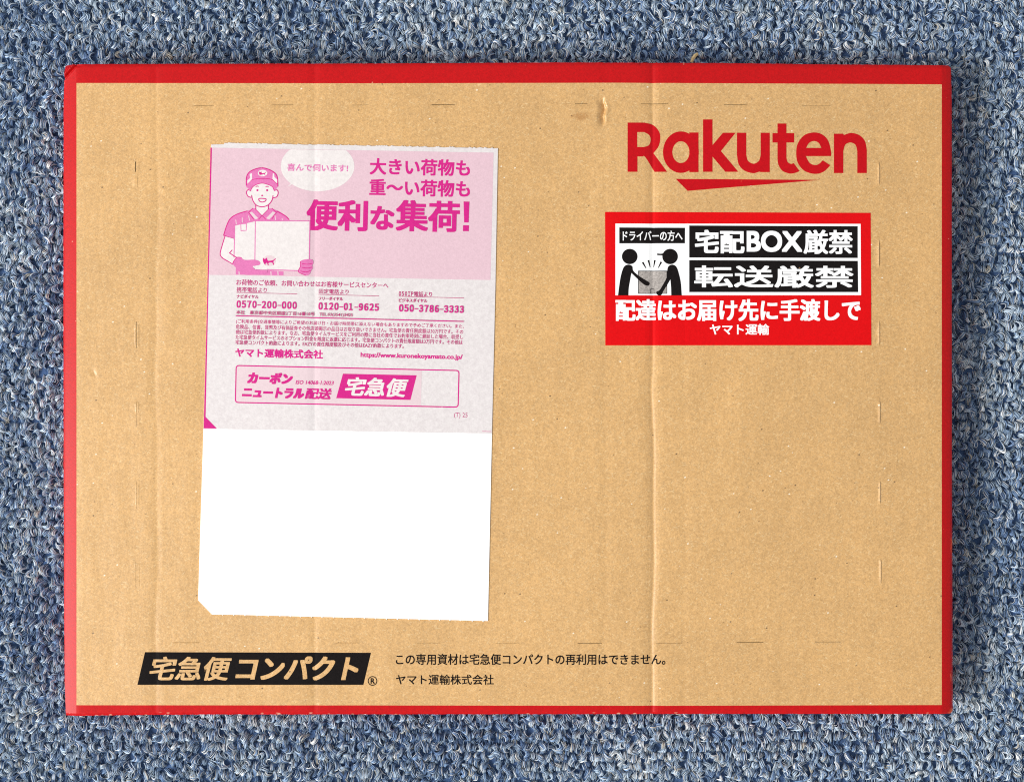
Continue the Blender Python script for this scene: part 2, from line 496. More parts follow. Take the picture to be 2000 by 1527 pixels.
# (kind, x0, x1, y0, y1): cuts of the tear lines; 'v' upright, 'h' level; last item how open it is
SLITS = [('v', 264.5, 316, 336, 1.3), ('v', 268.6, 345, 367, .3), ('v', 266.2, 628, 680, .9), ('v', 270.5, 634, 676, .25),
         ('v', 266.6, 784, 834, .35), ('v', 270.8, 786, 806, .4), ('v', 266.2, 940, 993, .35), ('v', 271.0, 946, 990, .25),
         ('v', 265.4, 1097, 1148, .4), ('v', 269.5, 1098, 1110, .3),
         ('v', 1717.2, 316, 362, .3), ('v', 1717.4, 468, 522, .3), ('v', 1717.6, 626, 675, .25), ('v', 1718.2, 782, 830, .2),
         ('v', 1719.0, 938, 985, .2), ('v', 1720.0, 1090, 1142, .2),
         ('h', 206.4, 378, 418, .6), ('h', 205.2, 530, 574, .7), ('h', 205.2, 688, 720, .5), ('h', 204.6, 843, 888, .9),
         ('h', 203.8, 1097, 1116, .4), ('h', 203.6, 1123, 1147, 1.0), ('h', 203.6, 1252, 1305, 1.1), ('h', 204.8, 1414, 1458, .9),
         ('h', 206.4, 1567, 1622, .9),
         ('h', 1254.0, 337, 392, .7), ('h', 1254.4, 655, 703, .4), ('h', 1254.6, 815, 860, .4), ('h', 1254.4, 968, 1014, .7),
         ('h', 1254.8, 1128, 1176, 1.0), ('h', 1254.8, 1281, 1332, .8), ('h', 1253.4, 1439, 1491, 1.5), ('h', 1252.6, 1592, 1642, 1.3)]

def spread(a, b, step): return list(np.linspace(a, b, max(2, int(round((b - a) / step)) + 1)))
xs = set(spread(XL_IN, XR_IN, 7)); ys = set(spread(163, 1376, 7))
for k in KX:
    if XL_IN < k < XR_IN: xs.add(float(k))
xs |= set(spread(1254, 1296, 2)) | set(spread(290, 322, 4)); xs |= set(spread(1158, 1200, 2)); ys |= set(spread(188, 252, 3)); xs |= set(spread(172, 196, 2)); ys |= set(spread(714, 744, 2))
cuts = []
for kind, c, a, b, w in SLITS:
    if kind == 'v':
        r = (c - w * .5, c + w * .5, a, b); xs |= {r[0], r[1], c - 3.0, c + 3.0}; ys |= {a, b, a + 4, b - 4}
    else:
        w *= .62; r = (a, b, c - w * .5, c + w * .5); ys |= {r[2], r[3], c - 2.5, c + 2.5}; xs |= {a, b, a + 4, b - 4}
    cuts.append((kind, c, a, b, w, r))
def thin(vals, keep):
    out = []
    for v in sorted(vals):
        if out and v - out[-1] < .12:
            if v in keep: out[-1] = v
            continue
        out.append(v)
    return out
keepx = {r[5][0] for r in cuts} | {r[5][1] for r in cuts}; keepy = {r[5][2] for r in cuts} | {r[5][3] for r in cuts}
xs = np.array(thin(xs, keepx)); ys = np.array(thin(ys, keepy))
xs[0], xs[-1] = XL_IN, XR_IN; ys[0], ys[-1] = 163, 1376

DINGS = [(342, 655, 9, -.00016), (330, 640, 14, .00008), (1120, 792, 16, -.00010), (1510, 905, 22, .00010), (1655, 1180, 15, -.00010),
         (1090, 1120, 18, .00010), (1400, 1130, 13, -.00010), (250, 880, 16, .00008), (1780, 560, 14, -.00010), (1050, 560, 20, -.00010),
         (225, 560, 13, -.00008), (1828, 1200, 8, .00020), (700, 210, 16, .00008), (1600, 770, 18, -.00009), (200, 1280, 14, .00008)]
def sheet_z(px, py):
    """height of the sheet's own small damage, metres above the plain profile"""
    z = 0.0
    # torn dent beside the wordmark
    e = math.exp(-((py - 219) / 24) ** 4)
    dx = px - 1181 + .0045 * (py - 214) ** 2 + 1.2 * math.sin(py * .23)
    if -15 < dx < 0: z += -.00150 * e * (1 + dx / 15) ** 1.3
    elif 0 <= dx < 3: z += e * (-.00150 + .00185 * dx / 3)
    elif 3 <= dx < 12: z += e * .00035 * (1 - (dx - 3) / 9)
    # small nick near the left edge and a scuff further in
    e = math.exp(-((py - 729) / 7) ** 2); dx = px - 184 - (py - 729) * .35
    if -9 < dx < 0: z -= .00022 * e * (1 + dx / 9)
    elif 0 <= dx < 5: z -= .00022 * e * (1 - dx / 5)
    for cx, cy, r, dep in DINGS:
        q = ((px - cx) ** 2 + ((py - cy) * .8) ** 2) / (r * r)
        if q < 5: z += dep * math.exp(-q)
    # lips of the tear-line cuts
    for kind, c, a, b, w, r in cuts:
        if kind == 'v' and abs(px - c) < 7 and a - 1 <= py <= b + 1:
            s = min(1, (py - a) / 6 if py < (a + b) / 2 else (b - py) / 6); s = max(0, s)
            if c > 1000:
                if c - 7 <= px <= c - w * .5 + .01: z += .00028 * s * max(0, 1 - abs(px - (c - w * .5)) / 4)
            else:
                z += .00006 * s
        elif kind == 'h' and abs(py - c) < 5 and a - 1 <= px <= b + 1:
            s = max(0, min(1, (px - a) / 6, (b - px) / 6))
            if py > c: z -= .00012 * s * max(0, 1 - (py - c) / 5)
            else: z += .00005 * s
    # crushed corner, far left
    sx, sy = (px - 122), (py - 125)
    dd = (sx / 34 + sy / 33)
    if dd < 1.0:
        k = (1 - dd) * 17                     # plan units in from the fold
        if k < 1.8: z -= .0013 * k / 1.8
        elif k < 5.5: z += -.0013 + .0017 * (k - 1.8) / 3.7
        else: z += .0004 - .0014 * ((k - 5.5) / 9) + .0002 * math.sin(px * 1.3 - py * .9)
    elif dd < 1.10: z += .00012 * (1 - (dd - 1) / .10)
    return z

def corner_in(px, py):
    for cx, cy, r, kx, ky in ((1861, 127.3, 9, 1, -1), (123, 125.5, 3.5, -1, -1), (1864.3, 1394, 5, 1, 1), (126.5, 1397, 2.5, -1, 1)):
        ox, oy = cx - kx * r, cy - ky * r
        dx, dy = (px - ox) * kx, (py - oy) * ky
        if dx > 0 and dy > 0:
            m = math.hypot(dx, dy)
            if m > r:
                q = max(dx, dy); f = q / m; return ox + kx * dx * f, oy + ky * dy * f
    return px, py

NB = 20
ucol = [('L', i / NB) for i in range(NB)] + [('M', x) for x in xs] + [('R', (i + 1) / NB) for i in range(NB)]
NT_, NBt = 26, 10
vrow = [('T', i / NT_) for i in range(NT_)] + [('M', y) for y in ys] + [('B', (i + 1) / NBt) for i in range(NBt)]
jt = rng.normal(0, .35, 4000)
def place(u, v, iu, iv):
    bx = {'L': XL_IN, 'R': XR_IN}.get(u[0], u[1])
    by = {'T': 163, 'B': 1376}.get(v[0], v[1])
    if v[0] == 'M':
        ti, bi = np.interp(bx, *TOP_IN), np.interp(bx, *BOT_IN)
        if by > 1100: py = by + (bi - 1376) * (by - 1100) / 276
        elif by < 300: py = by + (ti - 163) * (300 - by) / 137
        else: py = by
    elif v[0] == 'T': py = np.interp(bx, *TOP_OUT) + jt[iu] * .5 * (1 - v[1]) + (np.interp(bx, *TOP_IN) - np.interp(bx, *TOP_OUT)) * v[1]
    else: py = np.interp(bx, *BOT_IN) + (np.interp(bx, *BOT_OUT) - np.interp(bx, *BOT_IN)) * v[1] + jt[900 + iu] * .7 * v[1]
    px = bx
    if u[0] == 'L': px = np.interp(py, *LEFT_OUT) + jt[2000 + iv] * .6 * (1 - u[1]) + (XL_IN - np.interp(py, *LEFT_OUT)) * u[1]
    if u[0] == 'R': px = XR_IN + (np.interp(py, *RIGHT_OUT) - XR_IN) * u[1] + jt[3000 + iv] * .6 * u[1]
    z = H + prof2(float(px), float(py)) + sheet_z(px, py)
    if v[0] == 'T' and v[1] < .2: z -= .0006 * (1 - v[1] / .2) ** 2
    if v[0] == 'B' and v[1] > .7: z -= .0006 * ((v[1] - .7) / .3) ** 2
    px, py = corner_in(float(px), float(py))
    return (X(px) - BASE.x, Y(py) - BASE.y, z - BASE.z)

nu, nv = len(ucol), len(vrow)
grid = [[place(ucol[i], vrow[j], i, j) for j in range(nv)] for i in range(nu)]
iu0, iu1 = NB, NB + len(xs) - 1
iv0, iv1 = NT_, NT_ + len(ys) - 1
def patch(sel):
    idx = {}; V = []; F = []
    for i in range(nu - 1):
        for j in range(nv - 1):
            if not sel(i, j): continue
            f = []
            for a, b in ((i, j), (i, j + 1), (i + 1, j + 1), (i + 1, j)):
                if (a, b) not in idx: idx[(a, b)] = len(V); V.append(grid[a][b])
                f.append(idx[(a, b)])
            F.append(tuple(f))
    return V, F
inner = lambda i, j: iu0 <= i < iu1 and iv0 <= j < iv1
def is_cut(i, j):
    mx = (xs[i - iu0] + xs[i - iu0 + 1]) / 2; my = (ys[j - iv0] + ys[j - iv0 + 1]) / 2
    return any(r[0] < mx < r[1] and r[2] < my < r[3] for *_, r in cuts)
V, F = patch(lambda i, j: inner(i, j) and not is_cut(i, j))
make_obj('top_panel', V, F, [M['kraft']], parcel, smooth=True)
V, F = patch(lambda i, j: not inner(i, j))
make_obj('red_border', V, F, [M['red']], parcel, smooth=True)

# side walls: from the sheet's rim down to the base, with the floor of the box
def wall(rim, name, mat):
    V = []; F = []; n = len(rim)
    for lev, (zz, inset) in enumerate(((None, 0), (.0015, .002), (0, .0045))):
        for (x, y, z) in rim:
            s = 1 - inset / .17
            V.append((x * s, y * s, z if zz is None else (z * .35 if lev == 1 else 0.0)))
    for l in range(2):
        for i in range(n - 1):
            F.append((l * n + i, (l + 1) * n + i, (l + 1) * n + i + 1, l * n + i + 1))
    o = make_obj(name, V, F, [mat], parcel)
    return o
rimT = [grid[i][0] for i in range(nu)]; rimB = [grid[i][nv - 1] for i in range(nu)]
rimL = [grid[0][j] for j in range(nv)]; rimR = [grid[nu - 1][j] for j in range(nv)]
for rim, f in ((rimT[::-1], 0), (rimB, 0), (rimL, 0), (rimR[::-1], 0)):
    wall(rim, 'side_panel', M['red'])
s = 1 - .0045 / .17
loop = rimB + rimR[::-1][1:] + rimT[::-1][1:] + rimL[1:-1]
bv = [(x * s, y * s, 0.0) for x, y, z in loop]
make_obj('bottom_panel', bv, [tuple(range(len(bv)))[::-1]], [M['kraft']], parcel)

# ------------------------------------------------------------------ red wordmark
def W(pts): return [(1200 + p[0] / 3.774, 220 + p[1] / 3.774, *p[2:]) for p in pts]
k = Ink(4e-5)
R_out = smooth(W([(97, 75, 1), (220, 75, 1), (285, 92), (328, 140), (338, 190), (325, 250), (288, 300, 1), (388, 438, 1), (297, 438, 1), (228, 330), (205, 325, 1), (170, 325, 1), (170, 438, 1), (97, 438, 1)]))
R_in = smooth(W([(168, 145, 1), (218, 145, 1), (255, 165), (268, 200), (255, 240), (218, 255, 1), (168, 255, 1)]))
k.poly(R_out, 'red_logo', [R_in])
def EL(cx, cy, rx, ry, n=48): return W([(cx + rx * math.cos(2 * math.pi * i / n), cy + ry * math.sin(2 * math.pi * i / n)) for i in range(n)])
k.poly(EL(490, 293, 132, 153), 'red_logo', [EL(490, 293, 63, 80)])
k.poly(W([(552, 148), (620, 148), (620, 440), (552, 440)]), 'red_logo')
k.poly(W([(653, 52), (723, 52), (723, 438), (653, 438)]), 'red_logo')
k.poly(W([(722, 242), (800, 150), (893, 150), (785, 285), (913, 438), (818, 438), (722, 325)]), 'red_logo')
k.poly(smooth(W([(903, 150, 1), (972, 150, 1), (972, 315, 1), (985, 358), (1025, 378), (1064, 358), (1078, 315, 1), (1078, 150, 1), (1145, 150, 1), (1145, 440, 1), (1078, 440, 1), (1068, 437, 1), (1022, 448), (960, 430), (917, 385), (903, 315, 1)])), 'red_logo')
k.poly(smooth(W([(1202, 82, 1), (1268, 82, 1), (1268, 335, 1), (1277, 366), (1300, 379), (1322, 374, 1), (1365, 433, 1), (1328, 447), (1290, 450), (1238, 430), (1209, 385), (1202, 340, 1)])), 'red_logo')
k.poly(W([(1165, 153), (1325, 153), (1325, 222), (1165, 222)]), 'red_logo')
k.poly(smooth(W([(1597, 322, 1), (1597, 290), (1575, 208), (1530, 162), (1468, 148), (1400, 168), (1352, 228), (1340, 300), (1352, 372), (1400, 430), (1475, 453), (1540, 438), (1592, 390, 1), (1535, 353, 1), (1510, 378), (1480, 388), (1440, 373), (1410, 322, 1)])),
       'red_logo', [smooth(W([(1413, 262, 1), (1434, 226), (1470, 211), (1506, 225), (1525, 262, 1)]))])
k.poly(smooth(W([(1618, 157, 1), (1683, 157, 1), (1692, 166, 1), (1745, 152), (1805, 168), (1846, 212), (1860, 275, 1), (1860, 447, 1), (1790, 447, 1), (1790, 285, 1), (1777, 240), (1740, 222), (1702, 238), (1687, 285, 1), (1687, 447, 1), (1618, 447, 1)])), 'red_logo')
word = k.build('wordmark_print', parcel)
k = Ink(4e-5); k.poly(W([(452, 490), (1520, 497), (540, 578)]), 'red_logo'); k.build('underline_stroke', word)

# ------------------------------------------------------------------ black service bar and small print
def B(pts): return [(250 + p[0] / 3.92, 1250 + p[1] / 3.92) for p in pts]
k = Ink(4e-5); k.poly(B([(130, 90), (1860, 95), (1802, 340), (72, 340)]), 'black')
bar = k.build('service_bar_print', parcel)
k = Ink(6e-5)
k.text('宅急便', 250 + 165 / 3.92, 1250 + 124 / 3.92, 630 / 3.92, 184 / 3.92, 'kraft', bold=1.25, shear=.23)
k.text('コンパクト', 250 + 822 / 3.92, 1250 + 122 / 3.92, 942 / 3.92, 184 / 3.92, 'kraft', bold=1.9, shear=.23)
k.build('bar_lettering', bar)
k = Ink(4e-5)
cx, cy = 250 + 1872 / 3.92, 1250 + 310 / 3.92
k.ellipse(cx, cy, 9.3, 9.3, 'black', hole=(7.6, 7.6))
k.text('R', cx - 3.8, cy - 5.4, 8.4, 10.8, 'black', bold=.4)
k.build('registered_mark', parcel)
k = Ink(4e-5)
k.text('この専用資材は宅急便コンパクトの再利用はできません。', 773.2, 1276.2, 526.4, 21.6, 'black', bold=.35)
k.build('notice_text', parcel)
k = Ink(4e-5)
k.text('ヤマト運輸株式会社', 773.2, 1316.6, 191, 20, 'black', bold=.3)
k.build('carrier_name_text', parcel)

# ------------------------------------------------------------------ red warning sticker
def G(pts): return [(1170 + p[0] / 5.264, 400 + p[1] / 5.264, *p[2:]) for p in pts]
def lead(x, y): return ((1, .0035), (0, 1))
k = Ink(11e-5); k.poly([(1181.8, 414.2), (1700.3, 416.1), (1701.8, 674.1), (1182.3, 674.5)], 'sticker_red')
stick = k.build('warning_sticker', parcel, thick=11e-5)
stick['label'] = 'red glued sticker with black and white warning panels'
k = Ink(13e-5); k.poly([(1201.9, 437), (1680.7, 437.6), (1681.6, 576.7), (1201.9, 577)], 'sticker_white'); k.build('white_panel', stick)
for q in ([(1209.5, 444.6), (1337.9, 445.2), (1337.6, 475.4), (1209.5, 475.6)],
          [(1346.1, 440.8), (1675, 442.2), (1675, 504.1), (1346.1, 503.2)],
          [(1346.1, 508.3), (1675.2, 509.8), (1675.9, 570.6), (1346.1, 570.6)]):
    k = Ink(15e-5); k.poly(q, 'black'); k.build('black_panel', stick)
k = Ink(17e-5); k.text('ドライバーの方へ', 1216.2, 450.9, 116.8, 20, 'sticker_white', bold=.3); k.build('driver_text', stick)
k = Ink(17e-5)
k.text('宅配', 1357.1, 449, 97, 46, 'sticker_white', bold=1.7, by=1.25, frame=lead)
k.text('BOX', 1458.2, 450.8, 108.5, 41.5, 'sticker_white', bold=1.6, by=1.6, frame=lead)
k.text('厳禁', 1569.2, 449.2, 96, 47, 'sticker_white', bold=1.3, by=.85, frame=lead)
k.build('locker_ban_text', stick)
k = Ink(17e-5); k.text('転送厳禁', 1355.8, 518.4, 311, 43, 'sticker_white', bold=1.35, by=1.0, frame=lead); k.build('forwarding_ban_text', stick)
k = Ink(15e-5); k.text('配達はお届け先に手渡しで', 1201.9, 584.2, 479, 43, 'sticker_white', bold=1.45, by=1.1); k.build('hand_over_text', stick)
k = Ink(15e-5); k.text('ヤマト運輸', 1386.2, 632.7, 116, 21.5, 'sticker_white', bold=.5); k.build('carrier_name_text', stick)
k = Ink(15e-5)
k.poly(G([(405, 682), (697, 682), (697, 912), (405, 912)]), 'sticker_grey')
k.stroke(G([(405, 682), (697, 682), (697, 912), (405, 912)]), 1.3, 'black', closed=True)
k.stroke(G([(532, 910), (532, 867), (566, 867), (566, 910)]), 1.2, 'black')
k.build('pictogram_box', stick)
k = Ink(16.5e-5)
k.ellipse(*G([(315, 533)])[0], 15.2, 15.0, 'black')
k.poly(smooth(G([(245, 660), (270, 625), (308, 617), (342, 635), (352, 680), (410, 732), (490, 782), (518, 800), (518, 822), (495, 833), (445, 808), (332, 702, 1), (318, 780), (305, 860), (302, 932, 1), (195, 932, 1), (205, 850), (222, 740)])), 'black')
k.build('pictogram_receiver', stick)
k = Ink(16.5e-5)
k.ellipse(*G([(730, 533)])[0], 15.2, 15.0, 'black')
k.poly(smooth(G([(598, 503), (640, 504), (690, 492, 1), (690, 532, 1), (640, 521), (600, 518)])), 'black')
k.poly(smooth(G([(703, 660), (720, 628), (758, 617), (795, 640), (818, 700), (840, 800), (850, 932, 1), (742, 932, 1), (740, 850), (733, 768, 1), (700, 825), (660, 890), (642, 925), (615, 934), (590, 915), (592, 892), (616, 882), (640, 850), (693, 750)])), 'black')
k.build('pictogram_driver', stick)
k = Ink(16e-5)
for a, b in (((448, 592), (482, 652)), ((508, 570), (526, 642)), ((574, 570), (562, 642)), ((640, 588), (608, 650))):
    k.stroke(G([a, b]), 3.6, 'black', taper=(1, .4))
k.build('pictogram_rays', stick)

# ------------------------------------------------------------------ shipping label
def outline_label():
    p = [(412.5, 283.0), (437.5, 282.3), (438.2, 279.8)]
    x = 445.0
    while x < 965:
        y = 280 + (x - 438) * .0186
        p.append((x, y + random.uniform(-.7, .7)))
        if random.random() < .4: p.append((x + 1.5, y - 1.4))
        x += random.uniform(4, 10)
    p += [(972.5, 290), (970.5, 400), (967.6, 560), (960.8, 846.6)]
    lower = [(960.8, 846.6), (953, 1212)]
    x = 943.0
    while x > 418:
        y = 1212 - (953 - x) * .0243
        lower += [(x + 1.6, y), (x + .8, y + random.uniform(1.0, 2.3)), (x - .8, y + .4), (x - 1.4, y - .2)]
        x -= random.uniform(19, 24)
    lower += [(414.0, 1199.2), (387.2, 1171.5), (389.6, 1090), (397.6, 837.2)]
    upper = p + [(397.6, 837.2), (403.8, 620)]
    return upper, lower
up, low = outline_label()
LT = 28e-5
k = Ink(LT); k.poly(up, 'label'); lab = k.build('shipping_label', parcel, thick=LT)
lab['label'] = 'tilted paper label, printed in magenta above and blank white below'
k = Ink(LT); k.poly(low, 'label_white'); k.build('blank_area', lab, thick=LT)

Q = [(412.5, 281), (972.5, 290), (953, 1212), (387.5, 1198.5)]
def fr(x, y):
    """directions along and down the tilted label at a plan point"""
    v = min(1, max(0, (y - 285) / 915)); u = min(1, max(0, (x - 400) / 560))
    a = (.0186 + .0055 * min(1, v * 2)); b = -(.0268 + (.0208 - .0268) * u)
    return (1, a), (b, 1)
def lp(x, y, w, h):
    (ux, uy), (vx, vy) = fr(x, y)
    return [(x, y), (x + w, y + w * uy), (x + w + h * vx, y + w * uy + h), (x + h * vx, y + h)]

k = Ink(LT + 2e-5)
k.poly([(414.2, 289), (964, 298.8), (958, 547.2), (408.3, 537)], 'pink')
k.build('pink_banner', lab)
k = Ink(LT + 2e-5)
k.poly([(411.4, 289), (414.4, 289), (408.0, 537), (401.8, 814), (424, 836.8), (398.0, 836.4), (404.4, 600)], 'magenta')
k.build('magenta_edge_stripe', lab)
k = Ink(LT + 2e-5); k.stroke([(941.9, 842.2), (959.9, 842.6)], .9, 'magenta'); k.build('fold_tick', lab)
# speech bubble, cut off by the banner's top
k = Ink(LT + 4e-5)
arc = []
for i in range(61):
    a = math.radians(-215 + i * 250 / 60 + 0)
for i in range(64):
    a = 2 * math.pi * i / 64
    x, y = 620.4 + 71.8 * math.cos(a), 325.2 + 49.0 * math.sin(a)
    ylim = 289.6 + (x - 414) * .0178
    arc.append((x, max(y, ylim)))
k.poly(arc, 'cream')
k.poly(smooth([(566, 350, 1), (569, 357), (562, 365.4, 1), (576, 357, 1)]), 'cream')
k.build('speech_bubble', lab)
k = Ink(LT + 6e-5); k.text('喜んで伺います!', 561.4, 319.7, 118.7, 14.6, 'midpink', bold=.35, frame=fr); k.build('bubble_text', lab)
k = Ink(LT + 4e-5)
k.text('大きい荷物も', 722.7, 309.0, 195.8, 32.5, 'magenta', bold=.95, frame=fr)
k.text('重～い荷物も', 721.9, 349.4, 196.5, 32.8, 'magenta', bold=.95, frame=fr)
k.text('便利', 599.4, 389.6, 120, 60.5, 'magenta', bold=2.3, by=1.6, frame=fr)
k.text('な', 723.8, 402.5, 47, 46.5, 'magenta', bold=1.9, frame=fr)
k.text('集荷', 774, 390.8, 124.7, 61, 'magenta', bold=2.1, by=1.35, frame=fr)
k.poly([(905.5, 394.2), (916.8, 394.4), (915.2, 435), (906.6, 435)], 'magenta')
k.poly([(904.6, 440.4), (915.9, 440.6), (915.4, 452), (904.2, 451.8)], 'magenta')
k.build('headline_text', lab)
# courier line drawing
def D(pts): return [(400 + p[0] / 5.267, 270 + p[1] / 5.267, *p[2:]) for p in pts]
k = Ink(LT + 4e-5)
def fill(pts, m, s=True): k.poly(smooth(D(pts)) if s else D(pts), m)
def line(pts, m='magenta', w=10, closed=False, s=True): k.stroke(smooth(D(pts), closed) if s else D(pts), w / 5.267, m, closed)
fill([(320, 1335, 1), (520, 1350, 1), (812, 1372, 1), (810, 1412, 1), (320, 1404, 1)], 'midpink')
for xx in (348, 676, 748): k.poly(D([(xx, 1370), (xx + 10, 1372), (xx + 12, 1410), (xx + 2, 1409)]), 'pale')
fill([(440, 750), (330, 785), (262, 832), (225, 905), (195, 1000, 1), (300, 1036, 1), (312, 900, 1), (525, 850, 1), (870, 845, 1), (830, 800), (770, 758), (690, 725, 1), (500, 725, 1)], 'midpink')
line([(440, 750), (330, 785), (262, 832), (225, 905), (195, 1000, 1), (250, 1022), (300, 1036)])
line([(740, 752), (790, 778), (838, 808), (870, 842)])
for a, b in (((320, 840), (326, 890)), ((386, 818), (388, 870)), ((452, 800), (462, 850)), ((722, 790), (730, 845)), ((795, 825), (800, 845))):
    k.stroke(D([a, b]), 1.5, 'pale')
fill([(525, 680, 1), (655, 680, 1), (655, 730, 1), (590, 800, 1), (525, 730, 1)], 'cream', False)
fill([(495, 722, 1), (520, 728, 1), (590, 798, 1), (558, 840, 1), (500, 838, 1), (452, 765, 1)], 'midpink', False)
fill([(690, 722, 1), (655, 730, 1), (592, 798, 1), (625, 840, 1), (690, 838, 1), (738, 765, 1)], 'midpink', False)
fill([(462, 768), (486, 758), (552, 826), (520, 838)], 'pale', False)
fill([(728, 768), (700, 756), (632, 826), (665, 838)], 'pale', False)
line([(495, 722), (452, 765), (505, 838)], s=False, w=7); line([(520, 728), (588, 798), (555, 838)], s=False, w=7)
line([(690, 722), (738, 765), (690, 835)], s=False, w=7); line([(660, 728), (592, 798), (628, 838)], s=False, w=7)
line([(525, 690), (527, 732)], s=False); line([(655, 690), (655, 732)], s=False)
fill([(475, 545), (450, 535), (430, 560), (445, 598), (475, 612)], 'cream'); line([(472, 542), (445, 535), (430, 562), (447, 600), (480, 612)])
fill([(710, 545), (742, 535), (756, 562), (742, 600), (708, 615)], 'cream'); line([(716, 542), (744, 536), (756, 565), (740, 605), (705, 616)])
fill([(478, 545), (484, 600), (500, 650), (535, 692), (590, 708), (645, 692), (690, 645), (704, 600), (712, 545), (690, 480), (590, 455), (500, 480)], 'cream')
line([(484, 590), (497, 645), (533, 692), (590, 708), (648, 692), (690, 645), (704, 590)])
fill([(425, 490), (432, 400), (462, 350), (522, 320), (590, 308), (660, 325), (720, 360), (746, 402), (753, 498, 1), (738, 520), (722, 548, 1), (705, 530), (695, 502), (645, 478), (590, 466), (532, 480), (492, 508), (478, 530), (468, 548, 1), (446, 518)], 'midpink')
line([(428, 490), (432, 400), (462, 350), (522, 320), (590, 308), (660, 325), (720, 360), (746, 402), (753, 500)])
line([(470, 548), (492, 508), (532, 480), (590, 466), (645, 478), (695, 502), (722, 548)], w=7)
line([(438, 470), (490, 430), (590, 418), (690, 428), (746, 475)], w=7)
fill([(462, 372), (486, 362), (488, 424), (440, 472), (438, 440), (468, 410)], 'cream', False)
fill([(702, 362), (715, 368), (718, 402), (746, 428), (746, 470), (697, 422)], 'cream', False)
k.ellipse(*D([(596, 362)])[0], 9.2, 6.4, 'cream')
def cat(cx, cy, s):
    T = lambda pts: [(cx + p[0] * s, cy + p[1] * s, *p[2:]) for p in pts]
    fill(T([(-64, -38, 1), (-52, -22), (-36, -24), (-22, -38, 1), (-18, -14), (-8, -2), (30, -6), (48, -14), (66, -28), (68, -22), (54, -6), (44, 8), (52, 40, 1), (42, 42, 1), (30, 18), (2, 18), (-8, 26), (-2, 42, 1), (-14, 44, 1), (-24, 20), (-38, 30), (-34, 40, 1), (-46, 38, 1), (-58, 18), (-66, -6)]), 'magenta')
cat(596, 364, .56)
for ex in (543, 643): k.ellipse(*D([(ex, 538)])[0], 2.1, 2.1, 'magenta')
line([(524, 502), (540, 496), (556, 500)], w=9); line([(626, 502), (642, 498), (658, 504)], w=9)
k.ellipse(*D([(592, 592)])[0], 2.0, 1.5, 'magenta')
line([(556, 628), (576, 622), (610, 624), (632, 630), (622, 650), (592, 660), (565, 650)], closed=True)
fill([(208, 1010, 1), (300, 1036, 1), (305, 1175, 1), (330, 1230), (290, 1300), (180, 1230), (160, 1190)], 'cream')
line([(209, 1012), (182, 1100), (160, 1188), (180, 1230), (240, 1268), (290, 1298)]); 
k.poly(D([(312, 900), (522, 852), (516, 1340), (400, 1270), (302, 1230)]), 'cream')
k.poly(D([(518, 855), (1080, 852), (1073, 1366), (518, 1348)]), 'cream')
line([(310, 898), (522, 852), (1082, 854), (1073, 1368), (640, 1352)], 'midpink', 10, s=False)
line([(310, 898), (302, 1230)], 'midpink', 10, s=False); line([(522, 852), (516, 1300)], 'midpink', 10, s=False)
line([(372, 884), (430, 880), (428, 950), (374, 954)], 'midpink', 8, closed=True, s=False)
line([(285, 1150), (256, 1182), (300, 1212), (335, 1232)], s=False)
k.ellipse(*D([(666, 1262)])[0], 12.6, 10.6, 'pale')
cat(664, 1264, 1.0)
fill([(335, 1225), (378, 1230), (410, 1252), (520, 1252), (568, 1272), (566, 1304), (492, 1318, 1), (530, 1355), (630, 1356), (640, 1385), (560, 1402), (400, 1403), (320, 1330), (286, 1282)], 'midpink')
line([(290, 1290), (312, 1245), (340, 1226), (380, 1230)], w=7)
fill([(985, 1268), (1045, 1246), (1108, 1252), (1118, 1285), (1106, 1310), (1112, 1335), (1095, 1365), (1078, 1400), (1040, 1412), (965, 1376), (984, 1320)], 'midpink')
for a in ([(1000, 1292), (1060, 1298), (1110, 1288)], [(998, 1330), (1055, 1338), (1105, 1328)], [(985, 1368), (1040, 1378), (1090, 1364)], [(985, 1268), (984, 1320), (965, 1376), (1040, 1412)]):
    line(a, w=7)
k.build('courier_drawing', lab)

k = Ink(LT + 2e-5); mt = 'magenta_text'
k.text('お荷物のご依頼、お問い合わせはお客様サービスセンターへ', 461.9, 545.6, 297, 11.6, mt, bold=.2, frame=fr)
k.text('携帯電話より', 462.5, 560.8, 59, 9.6, mt, bold=.15, frame=fr)
k.text('固定電話より', 622.9, 564.2, 58.3, 9.6, mt, bold=.15, frame=fr)
k.text('０５０ＩＰ', 779, 569.2, 28.4, 9.0, mt, bold=.3, frame=fr, spacing=.62)
k.text('電話より', 808.6, 569.4, 35.4, 9.6, mt, bold=.15, frame=fr)
for a, b in (((462.5, 571.5), (580.7, 574.3)), ((621.7, 575.3), (740.5, 578.3)), ((779, 579), (906.3, 582.3))): k.stroke([a, b], .9, mt)
k.text('ナビダイヤル', 462.5, 575.5, 42.6, 7.2, mt, bold=.2, frame=fr)
k.text('フリーダイヤル', 622.3, 579.4, 47.7, 7.2, mt, bold=.2, frame=fr)
k.text('ビジネスダイヤル', 779, 582.8, 55.6, 7.4, mt, bold=.2, frame=fr)
